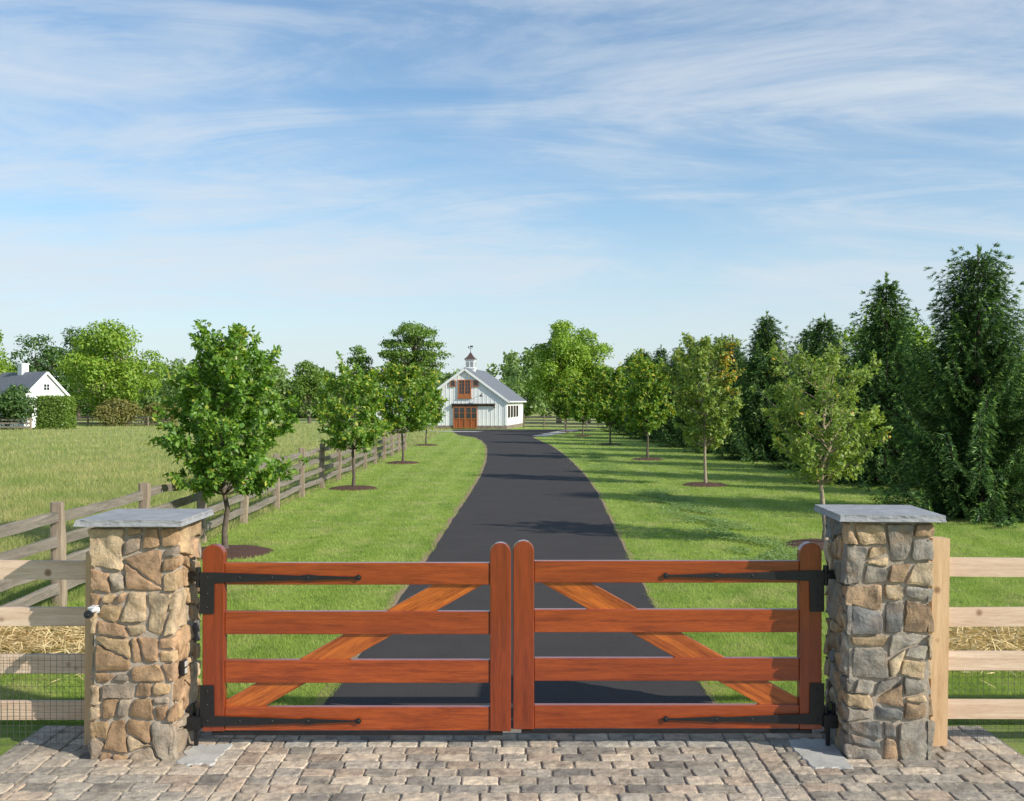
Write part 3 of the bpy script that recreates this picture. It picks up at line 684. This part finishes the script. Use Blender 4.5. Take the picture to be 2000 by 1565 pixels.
def spruce_mesh(seed,h,w,dens=1.0,nl=.085,ex=.66):
    rs=np.random.default_rng(seed); rd=random.Random(seed); V=[];F=[]
    tube(V,F,[(0,0,h*k/8) for k in range(9)],[.13*h/7*(1-.115*k)+.008 for k in range(9)],8)
    P=[];D=[];T=[];LL=[]
    z=.10; wi=0
    while z<h*.99:
        u=z/h; nb=int(rd.uniform(8,10.5)*(1-.32*u)); a0=rd.uniform(0,6.28); wi+=1
        R0=w/2*((1-u)**ex)*(.88+.12*min(1,u*4))*rd.uniform(.86,1.12)+.03
        for b in range(nb):
            a=a0+6.283*b/nb+rd.gauss(0,.2); L=R0*rd.uniform(.66,1.20)*(1.03 if wi%2 else .82); el=-.02+.58*u*u+.10*u+rd.gauss(0,.06)
            dh=Vector((math.cos(a),math.sin(a),0)); sd=Vector((-math.sin(a),math.cos(a),0)); pts=[]
            for q in range(6):
                s_=q/5; pts.append(Vector((0,0,z))+dh*L*s_+Vector((0,0,L*(el*s_-.40*(1-u)*math.sin(s_*2.4)+.38*s_**3))))
            for p_ in pts: p_.z=max(p_.z,.06)
            if L>.25: tube(V,F,pts,[.02*(1-u*.6)*(1-.17*q) for q in range(6)],3)
            ntw=max(4,int(L*10*dens))
            for t in range(ntw+1):
                s_=.15+.85*t/ntw; f=s_*5; i=min(4,int(f)); b0=pts[i].lerp(pts[i+1],f-i)
                for side in (-1,1):
                    tl=(.11+.42*(1-s_)*min(1,L)+.05)*rd.uniform(.7,1.15)
                    dv=(dh*.8+sd*side*rd.uniform(.6,1)+Vector((0,0,rd.gauss(-.20,.10)))) if t<ntw else dh+Vector((0,0,rd.gauss(.35,.15)))
                    dv.normalize(); m=max(6,int(tl*70*dens))
                    ss=rs.uniform(0,1.0,m)[:,None]; droop=np.array([0,0,-.45])*tl*ss**2
                    p=np.array(b0)+np.array(dv)*tl*ss+droop
                    d=np.array(dv)*1.0+rs.normal(0,.36,(m,3))
                    P.append(p);D.append(d);T.append(np.clip((ss[:,0]>.55)*(s_>.5)*rs.uniform(-.1,.9,m)*(.35+.65*(t==ntw or s_>.82)),0,1)); LL.append(nl*rs.uniform(.7,1.3,m))
        z+=rd.uniform(.19,.26)*(1-.2*u)*h/6.5
    m=int(60*dens); ss=rs.uniform(0,1,m); P.append(np.stack([0*ss,0*ss,h*.95+ss*h*.085],1)); D.append(rs.normal(0,.35,(m,3))+[0,0,1]); T.append(ss*.5); LL.append(np.full(m,nl))
    P=np.concatenate(P);D=np.concatenate(D);T=np.concatenate(T);LL=np.concatenate(LL); n=len(P)
    return pymesh('trunk',V,F,True),fastmesh('crown',leaves(P,D,rs.normal(0,.45,(n,3))+[0,0,.9]+P*[.2,.2,0],LL,LL*.21,.04),4,T),n
SP=[spruce_mesh(1,6.5,5.7,1.15,.115,.66),spruce_mesh(2,7.0,6.2,.8,.155,.86),spruce_mesh(3,7.0,6.3,.76,.165,.80),spruce_mesh(4,6.8,6.1,.7,.175,.88)]
for x,y,v,s_,lb in [(11.4,24.3,0,.98,'large full dark green spruce reaching down to the lawn'),(15.6,28,2,.80,'dense dark green spruce at the lawn edge'),
    (12.7,33.7,1,.98,'tall pointed dark green spruce on lawn'),(16.4,36,3,.88,'dense dark green spruce at the lawn edge'),(12.9,41.0,2,.88,'tall pointed dark green spruce on lawn'),
    (12.2,47.5,3,1.0,'tall narrow topped green spruce'),(16.4,45,1,.9,'dense dark green spruce at the lawn edge'),(12.0,54,1,.88,'dark green spruce in the screening row'),(11.6,60.5,2,.9,'dark green spruce in the screening row'),
    (11.3,67,3,.94,'dark green spruce in the screening row'),(11.1,74,1,.96,'dark green spruce in the screening row'),(10.9,82,2,.98,'dark green spruce in the screening row'),(10.9,91,3,1.0,'dark green spruce in the screening row'),
    (15.9,53,2,.95,'dark green spruce in the screening row'),(15.4,61,3,1.04,'dark green spruce in the screening row'),(14.8,70,2,1.04,'dark green spruce in the screening row'),(14.6,80,1,1.06,'dark green spruce in the screening row'),(19.6,42,3,.94,'dense dark green spruce at the lawn edge'),(20.0,52,1,1.0,'dense dark green spruce at the lawn edge')]:
    e=empty('spruce_tree',(x,y,0),random.uniform(0,6)); e.scale=(s_,s_,s_); tag(e,lb,'tree','spruces screening the lawn')
    mobj('trunk',SP[v][0],MAT['bark'],e); mobj('crown',SP[v][1],MAT['needle'],e)
# ---------------------------------------------------------------- grass
def blades(n,zr,xtest,h0,w0,hz,seed,name,mat,label,lean=.45,near=8.6,far=105):
    rs=np.random.default_rng(seed); inv=rs.uniform(1/far,1/near,n); Z=1/inv; X=rs.uniform(-1,1,n)*(.56*Z+1.4)
    k=xtest(X,Z); X=X[k];Z=Z[k]; n=len(X)
    h=h0*(Z/10)**hz*rs.uniform(.5,1.25,n); w=w0*(Z/10)**.85*rs.uniform(.7,1.3,n); a=rs.uniform(0,6.283,n); b=rs.uniform(0,6.283,n); ln=h*np.abs(rs.normal(0,lean,n))
    B=np.stack([X,Z,np.full(n,.0)],1); S=np.stack([np.cos(a),np.sin(a),0*a],1)*w[:,None]*.5
    Tp=B+np.stack([np.cos(b)*ln,np.sin(b)*ln,h],1)
    q=np.stack([B-S,B+S,Tp],1).reshape(-1,3); o=mobj(name,fastmesh(name,q,3),mat); tag(o,label,'grass',kind='stuff'); return n
def excl(X,Z):
    k=~((np.abs(X)<4.03)&(Z<8.55)); k&=~((X>road_l(Z)-.03+.06*np.sin(Z*2.1))&(X<road_r(Z)+.02+.05*np.sin(Z*1.7))&(Z<98.5))
    for x,y,r in mul: k&=~(((X-x)**2+(Z-y)**2)<(r*.98)**2)
    return k
def st(X,Z): return ((Z>10.2)&(Z<12.6)&(np.abs(X)>4.3)&(np.abs(X)<9))
nb1=blades(1000000,0,lambda X,Z:(X>-6.1)&excl(X,Z)&~(st(X,Z)&(np.random.default_rng(1).random(len(X))<.8)),.044,.0065,.25,3,'lawn_grass',MAT['blade'],'mown bright green lawn grass beside the driveway',.9)
nb2=blades(750000,0,lambda X,Z:(X<-6.1)&~st(X,Z),.135,.008,.25,4,'meadow_grass',MAT['mblade'],'long yellowish meadow grass behind the weathered fence',.85,9,130)
rs=np.random.default_rng(12); n=20000; sgn=np.where(rs.random(n)<.5,-1,1); P=np.stack([sgn*rs.uniform(4.3,8.5,n),rs.normal(11.4,.55,n),rs.uniform(.02,.12,n)],1)
D=rs.normal(0,1,(n,3))*[1,1,.22]; o=mobj('straw_mulch',fastmesh('straw_mulch',leaves(P,D,np.tile([0,0,1.],(n,1))+rs.normal(0,.3,(n,3)),rs.uniform(.12,.3,n),np.full(n,.013),.02),4,rs.random(n)*.6),MAT['straw']); tag(o,'golden straw scattered over reseeded lawn','straw',kind='stuff')
n=24000; t=rs.random(n); Z=np.where(t<.6,rs.uniform(17,31,n),rs.uniform(36,56,n)); X=np.where(t<.6,4.5+(24-Z)*.02+rs.normal(0,.42,n),3.9+rs.normal(0,.5,n))
k=np.array([noise.noise(Vector((a*1.2,b*.7,0)))>-.12 for a,b in zip(X,Z)]); X=X[k];Z=Z[k]; n=len(X)
P=np.stack([X,Z,rs.uniform(.04,.075,n)],1); o=mobj('clover_patch',fastmesh('clover_patch',leaves(P,rs.normal(0,1,(n,3))*[1,1,.12],np.tile([0,0,1.],(n,1))+rs.normal(0,.2,(n,3)),.035+rs.random(n)*.03,.035+rs.random(n)*.025),4,rs.random(n)*.3),MAT['clover']); tag(o,'low patch of clover growing through the lawn','clover',kind='stuff')
# ---------------------------------------------------------------- barn
def barn():
    e=empty('white_barn',(-4.77,100.6,0),R(-8)); tag(e,'white board and batten barn with slate roof, cupola and mahogany doors','barn')
    W=4.25;H=2.95;A=6.05;Dp=13
    V=[(-W,0,.3),(W,0,.3),(W,0,H),(0,0,A),(-W,0,H),(-W,Dp,.3),(W,Dp,.3),(W,Dp,H),(0,Dp,A),(-W,Dp,H)]
    F=[(0,1,2,3,4),(9,8,7,6,5),(1,6,7,2),(5,0,4,9),(0,5,6,1)]
    bm=bmesh.new(); vs=[bm.verts.new(v) for v in V]; [bm.faces.new([vs[i] for i in f]) for f in F]
    x=-W+.2
    while x<W:
        top=A-(A-H)*abs(x)/W-.12; add_box(bm,(x,-.012,(top+.35)/2),(.05,.024,top-.35)); x+=.42
    y=.3
    while y<Dp: add_box(bm,(W+.012,y,1.6),(.024,.05,2.5)); y+=.42
    for s in (-1,1): add_box(bm,(s*(W-.06),-.03,1.65),(.2,.06,2.5))
    mobj('wall',bm_mesh(bm,'wall'),MAT['white'],e)
    mobj('foundation',boxes('foundation',[((0,Dp/2,.16),(2*W+.12,Dp+.12,.36))]),MAT['stone_plain'],e)
    bm=bmesh.new(); sl=math.atan2(A-H,W); L=math.hypot(W,A-H)+.45
    for s in (-1,1):
        mid=Vector((s*(math.cos(sl)*L/2),Dp/2,A+.12-math.sin(sl)*L/2)); add_box(bm,mid,(L,Dp+.5,.10),Matrix.Rotation(s*sl,4,'Y'))
        for k in range(24):
            d=L*(k+.5)/24; add_box(bm,Vector((s*math.cos(sl)*d,Dp/2,A+.175-math.sin(sl)*d)),(L/24*.98,Dp+.52,.015),Matrix.Rotation(s*(sl-.03),4,'Y'))
    ro=mobj('roof',bm_mesh(bm,'roof'),MAT['slate'],e)
    bm=bmesh.new()
    for s in (-1,1): add_box(bm,Vector((s*(math.cos(sl)*L/2),-.24,A+.0-math.sin(sl)*L/2)),(L,.05,.24),Matrix.Rotation(s*sl,4,'Y'))
    add_box(bm,(W+.33,Dp/2,H-.18),(.1,Dp+.5,.16)); mobj('fascia',bm_mesh(bm,'fascia'),MAT['white'],e)
    d=mobj('door',boxes('door',[((-.62,-.10,1.3),(1.2,.07,2.2)),((.62,-.10,1.3),(1.2,.07,2.2))],.01),MAT['doorw'],e,(0.05,0,-.13))
    fr=[]; gl=[]
    for cx in (-.62,.62):
        for q in (-.56,0,.56): fr.append(((cx+q,-.16,1.3),(.08,.05,2.2)))
        for z in (.26,1.15,2.34): fr.append(((cx,-.163,z),(1.2,.05,.1)))
        fr.append(((cx,-.159,1.75),(1.2,.04,.05)))
        for q in (-.28,.28): gl.append(((cx+q,-.142,1.76),(.46,.02,1.08)))
    o=mobj('door_frame',boxes('door_frame',fr,.005),MAT['doorw2'],d); mobj('door_glass',boxes('door_glass',gl),MAT['glass'],d)
    mobj('track_canopy',boxes('track_canopy',[((.9,-.2,2.52),(4.5,.3,.10)),((.9,-.12,2.38),(4.3,.10,.12)),((-1.25,-.15,2.25),(.1,.2,.3)),((3.05,-.15,2.25),(.1,.2,.3))],.01),MAT['darkw'],e)
    w=mobj('window',boxes('window',[((-.62,-.09,4.03),(.12,.12,1.75)),((.62,-.09,4.03),(.12,.12,1.75)),((0,-.09,4.93),(1.4,.12,.1)),((0,-.09,3.12),(1.5,.16,.1)),((0,-.092,4.03),(.09,.12,1.72)),((0,-.095,3.35),(1.2,.08,.4))],.008),MAT['doorw2'],e,(-.02,0,0)); w["label"]="wooden loft window with brown frame"
    mobj('pane',boxes('pane',[((-.31,-.05,4.2),(.52,.03,1.3)),((.31,-.05,4.2),(.52,.03,1.3))]),MAT['glass'],w)
    mobj('muntin',boxes('muntin',[((c,-.08,4.2),(.03,.03,1.3)) for c in (-.31,.31)]+[((0,-.083,z),(1.2,.03,.03)) for z in (3.9,4.25,4.6)]),MAT['doorw2'],w)
    for x in (-1.25,1.1):
        w=mobj('window',boxes('window',[((x-.25,-.08,4.6),(.08,.1,.55)),((x+.25,-.08,4.6),(.08,.1,.55)),((x,-.08,4.9),(.58,.1,.08)),((x,-.08,4.32),(.58,.1,.08))]),MAT['doorw2'],e)
        mobj('pane',boxes('pane',[((x,-.05,4.6),(.42,.03,.5))]),MAT['glass'],w)
    for y in (1.5,3.6,5.7,7.8):
        w=mobj('window',boxes('window',[((W+.06,y-.45,1.75),(.08,.08,1.1)),((W+.06,y+.45,1.75),(.08,.08,1.1)),((W+.06,y,2.3),(.08,.98,.08)),((W+.06,y,1.2),(.08,.98,.08))]),MAT['darkw'],e)
        mobj('pane',boxes('pane',[((W+.04,y,1.75),(.05,.84,1.04))]),MAT['glass'],w)
    V=[];F=[]; tube(V,F,[(0,0,0),(0,-.2,.18),(0,-.45,.16),(0,-.55,0)],[.02]*4,6); tube(V,F,[(0,-.55,.02),(0,-.55,-.05),(0,-.55,-.18)],[.05,.09,.2],12)
    mobj('wall_lamp',pymesh('wall_lamp',V,F,True),MAT['iron'],e,(1.75,-.03,3.45))
    cu=mobj('cupola',boxes('cupola',[((0,0,.45),(.95,.95,1.2)),((0,0,1.08),(1.1,1.1,.09)),((0,0,.2),(1.08,1.08,.12))],.01),MAT['white'],e,(0,3.2,A))
    mobj('louver',boxes('louver',[((sx*.3,-.48,.35+.1*k),(.3,.04,.05)) for k in range(6) for sx in (-.7,.7)]+[((.48,sx*.3,.35+.1*k),(.04,.3,.05)) for k in range(6) for sx in (-.7,.7)]),MAT['slate'],cu)
    bm=bmesh.new(); 
    for r1,r2,z,dp in ((.86,.42,1.27,.3),(.42,.04,1.65,.46)):
        r=bmesh.ops.create_cone(bm,cap_ends=True,segments=4,radius1=r1,radius2=r2,depth=dp); bmesh.ops.transform(bm,matrix=Matrix.Translation((0,0,z))@Matrix.Rotation(R(45),4,'Z'),verts=r['verts'])
    mobj('cupola_roof',bm_mesh(bm,'cupola_roof'),MAT['metal'],cu)
    mobj('weathervane',boxes('weathervane',[((0,0,2.2),(.04,.04,.7)),((0,0,2.3),(.5,.03,.03)),((.1,0,2.48),(.3,.03,.16)),((-.2,0,2.4),(.1,.03,.2))]),MAT['iron'],cu)
    V=[(-9.6,1.2,0),(-W,1.2,0),(-W,1.2,2.3),(-9.6,1.2,2.3),(-9.6,6,0),(-W,6,0),(-W,6,3.3),(-9.6,6,3.3)]
    mobj('side_wing',pymesh('side_wing',V,[(0,1,2,3),(4,7,6,5),(0,3,7,4),(1,5,6,2),(3,2,6,7),(0,4,5,1)]),MAT['white'],e)
    mobj('wing_roof',pymesh('wing_roof',[(-9.8,.9,2.33),(-W-.02,.9,2.33),(-W-.02,6.2,3.45),(-9.8,6.2,3.45),(-9.8,.9,2.25),(-W-.02,.9,2.25),(-W-.02,6.2,3.36),(-9.8,6.2,3.36)],[(0,1,2,3),(4,7,6,5),(0,4,5,1),(1,5,6,2),(2,6,7,3),(3,7,4,0)]),MAT['slate'],e)
MAT['stone_plain']=plain('foundation_stone',(.24,.19,.15),.9,nscale=3,var=.4,bump=.8)
MAT['doorw2']=plain('door_frame_wood',(.40,.13,.04),.5,nscale=6,var=.25)
barn()
sheet('gravel_path',[(-13,94),(-5.6,90.5),(-3.4,90.2),(-2.6,92.2),(-5,92.6),(-12,96)],.020,MAT['concrete'])
sheet('gravel_path',[(1.6,80),(2.6,78.5),(6.5,96),(5.2,97)],.022,MAT['concrete'])
e=empty('white_house',(-49.7,106,0),R(58)); tag(e,'small white gabled house with grey roof and chimney behind shrubs','house')
W=2.5;H=3.4;A=5.85;D=9
V=[(-W,0,0),(W,0,0),(W,0,H),(0,0,A),(-W,0,H),(-W,D,0),(W,D,0),(W,D,H),(0,D,A),(-W,D,H)]
mobj('wall',pymesh('wall',V,[(0,1,2,3,4),(9,8,7,6,5),(1,6,7,2),(5,0,4,9),(0,5,6,1)]),MAT['white'],e)
bm=bmesh.new(); sl=math.atan2(A-H,W); L=math.hypot(W,A-H)+.35
for s in (-1,1): add_box(bm,Vector((s*math.cos(sl)*L/2,D/2,A+.1-math.sin(sl)*L/2)),(L,D+.4,.1),Matrix.Rotation(s*sl,4,'Y'))
ro=mobj('roof',bm_mesh(bm,'roof'),MAT['slate'],e)
bm=bmesh.new()
for s in (-1,1): add_box(bm,Vector((s*(math.cos(sl)*L/2),-.225,A+.02-math.sin(sl)*L/2)),(L,.05,.24),Matrix.Rotation(s*sl,4,'Y'))
mobj('fascia',bm_mesh(bm,'fascia'),MAT['white'],e)
mobj('chimney',boxes('chimney',[((0,4.2,A+.2),(.8,.8,1.5)),((0,4.2,A+1.0),(.95,.95,.12))],.01),MAT['white'],ro)
w=mobj('window',boxes('window',[((0,-.05,4.3),(.06,.06,.7)),((-.35,-.05,4.3),(.08,.06,.7)),((.35,-.05,4.3),(.08,.06,.7)),((0,-.053,4.65),(.78,.06,.08)),((0,-.053,3.95),(.78,.06,.08)),((0,-.056,4.3),(.7,.04,.04))]),MAT['white'],e)
mobj('pane',boxes('pane',[((0,-.02,4.3),(.7,.03,.7))]),MAT['glass'],w)
# ---------------------------------------------------------------- light, sky, camera
a=R(30); el=R(30); S=Vector((math.cos(el)*math.cos(a),-math.cos(el)*math.sin(a),math.sin(el)))
ld=bpy.data.lights.new('sun','SUN'); ld.energy=5.0; ld.angle=R(.6); ld.color=(1,.95,.86)
lo=bpy.data.objects.new('sun',ld); lo.rotation_euler=S.to_track_quat('Z','Y').to_euler(); lo.location=(20,-20,30); link(lo)
w=bpy.data.worlds.new('World'); scene.world=w; w.use_nodes=True; t=w.node_tree; t.nodes.clear()
class W_(M):
    def __init__(s): s.t=t; s.out=s.n('ShaderNodeOutputWorld')
m=W_(); sky=m.n('ShaderNodeTexSky',sky_type='NISHITA'); sky.sun_disc=False; sky.sun_elevation=el; sky.sun_rotation=math.atan2(S.x,S.y); sky.air_density=1.0; sky.dust_density=.6; sky.ozone_density=2.0; sky.altitude=0
tc=m.n('ShaderNodeTexCoord'); sp=m.n('ShaderNodeSeparateXYZ'); m.l(tc.outputs['Generated'],sp.inputs[0])
den=m.math('ADD',m.math('MAXIMUM',sp.outputs[2],0),.16)
cb=m.n('ShaderNodeCombineXYZ'); m.l(m.math('DIVIDE',sp.outputs[0],den),cb.inputs[0]); m.l(m.math('DIVIDE',sp.outputs[1],den),cb.inputs[1])
mp=m.n('ShaderNodeMapping'); mp.inputs['Rotation'].default_value=(0,0,R(-24)); mp.inputs['Scale'].default_value=(.6,.95,1); mp.inputs['Location'].default_value=(1.3,.4,0); m.l(cb.outputs[0],mp.inputs[0])
n1=m.noise(mp.outputs[0],.85,9,.57,.9); 
mp2=m.n('ShaderNodeMapping'); mp2.inputs['Rotation'].default_value=(0,0,R(28)); mp2.inputs['Scale'].default_value=(.6,1.7,1); mp2.inputs['Location'].default_value=(3.2,1.1,0); m.l(cb.outputs[0],mp2.inputs[0])
n2=m.noise(mp2.outputs[0],1.3,12,.67,1.5)
f=m.math('ADD',m.math('MULTIPLY',n1,.56),m.math('MULTIPLY',n2,.44)); f=m.ramp(f,[(.42,0),(.48,.20),(.54,.58),(.62,1)])
hz=m.ramp(sp.outputs[2],[(0,.92),(.08,.66),(.18,.26),(.4,0)])
ff=m.math('SUBTRACT',1,m.math('MULTIPLY',m.math('SUBTRACT',1,m.math('MULTIPLY',f,.82)),m.math('SUBTRACT',1,hz)))
hs=m.n('ShaderNodeHueSaturation'); hs.inputs['Saturation'].default_value=1.08; hs.inputs['Value'].default_value=1.06; m.l(sky.outputs[0],hs.inputs['Color'])
c=m.mix(1,hs.outputs[0],(.78,.99,1.05),'MULTIPLY')
c=m.mix(m.math('MULTIPLY',ff,.95),c,(4.9,5.3,5.7))
bg=m.n('ShaderNodeBackground'); bg.inputs[1].default_value=.15; m.l(c,bg.inputs[0]); m.l(bg.outputs[0],m.out.inputs[0])
cd=bpy.data.cameras.new('camera'); cam=bpy.data.objects.new('camera',cd); link(cam); cam.location=(0,0,2.8); cam.rotation_euler=(R(90),0,0)
cd.sensor_width=36; cd.lens=36*1940/2000; cd.shift_y=.00075; cd.clip_end=3000; cd.clip_start=.1; scene.camera=cam
scene.view_settings.view_transform='Standard'; scene.view_settings.look='None'; scene.view_settings.exposure=0
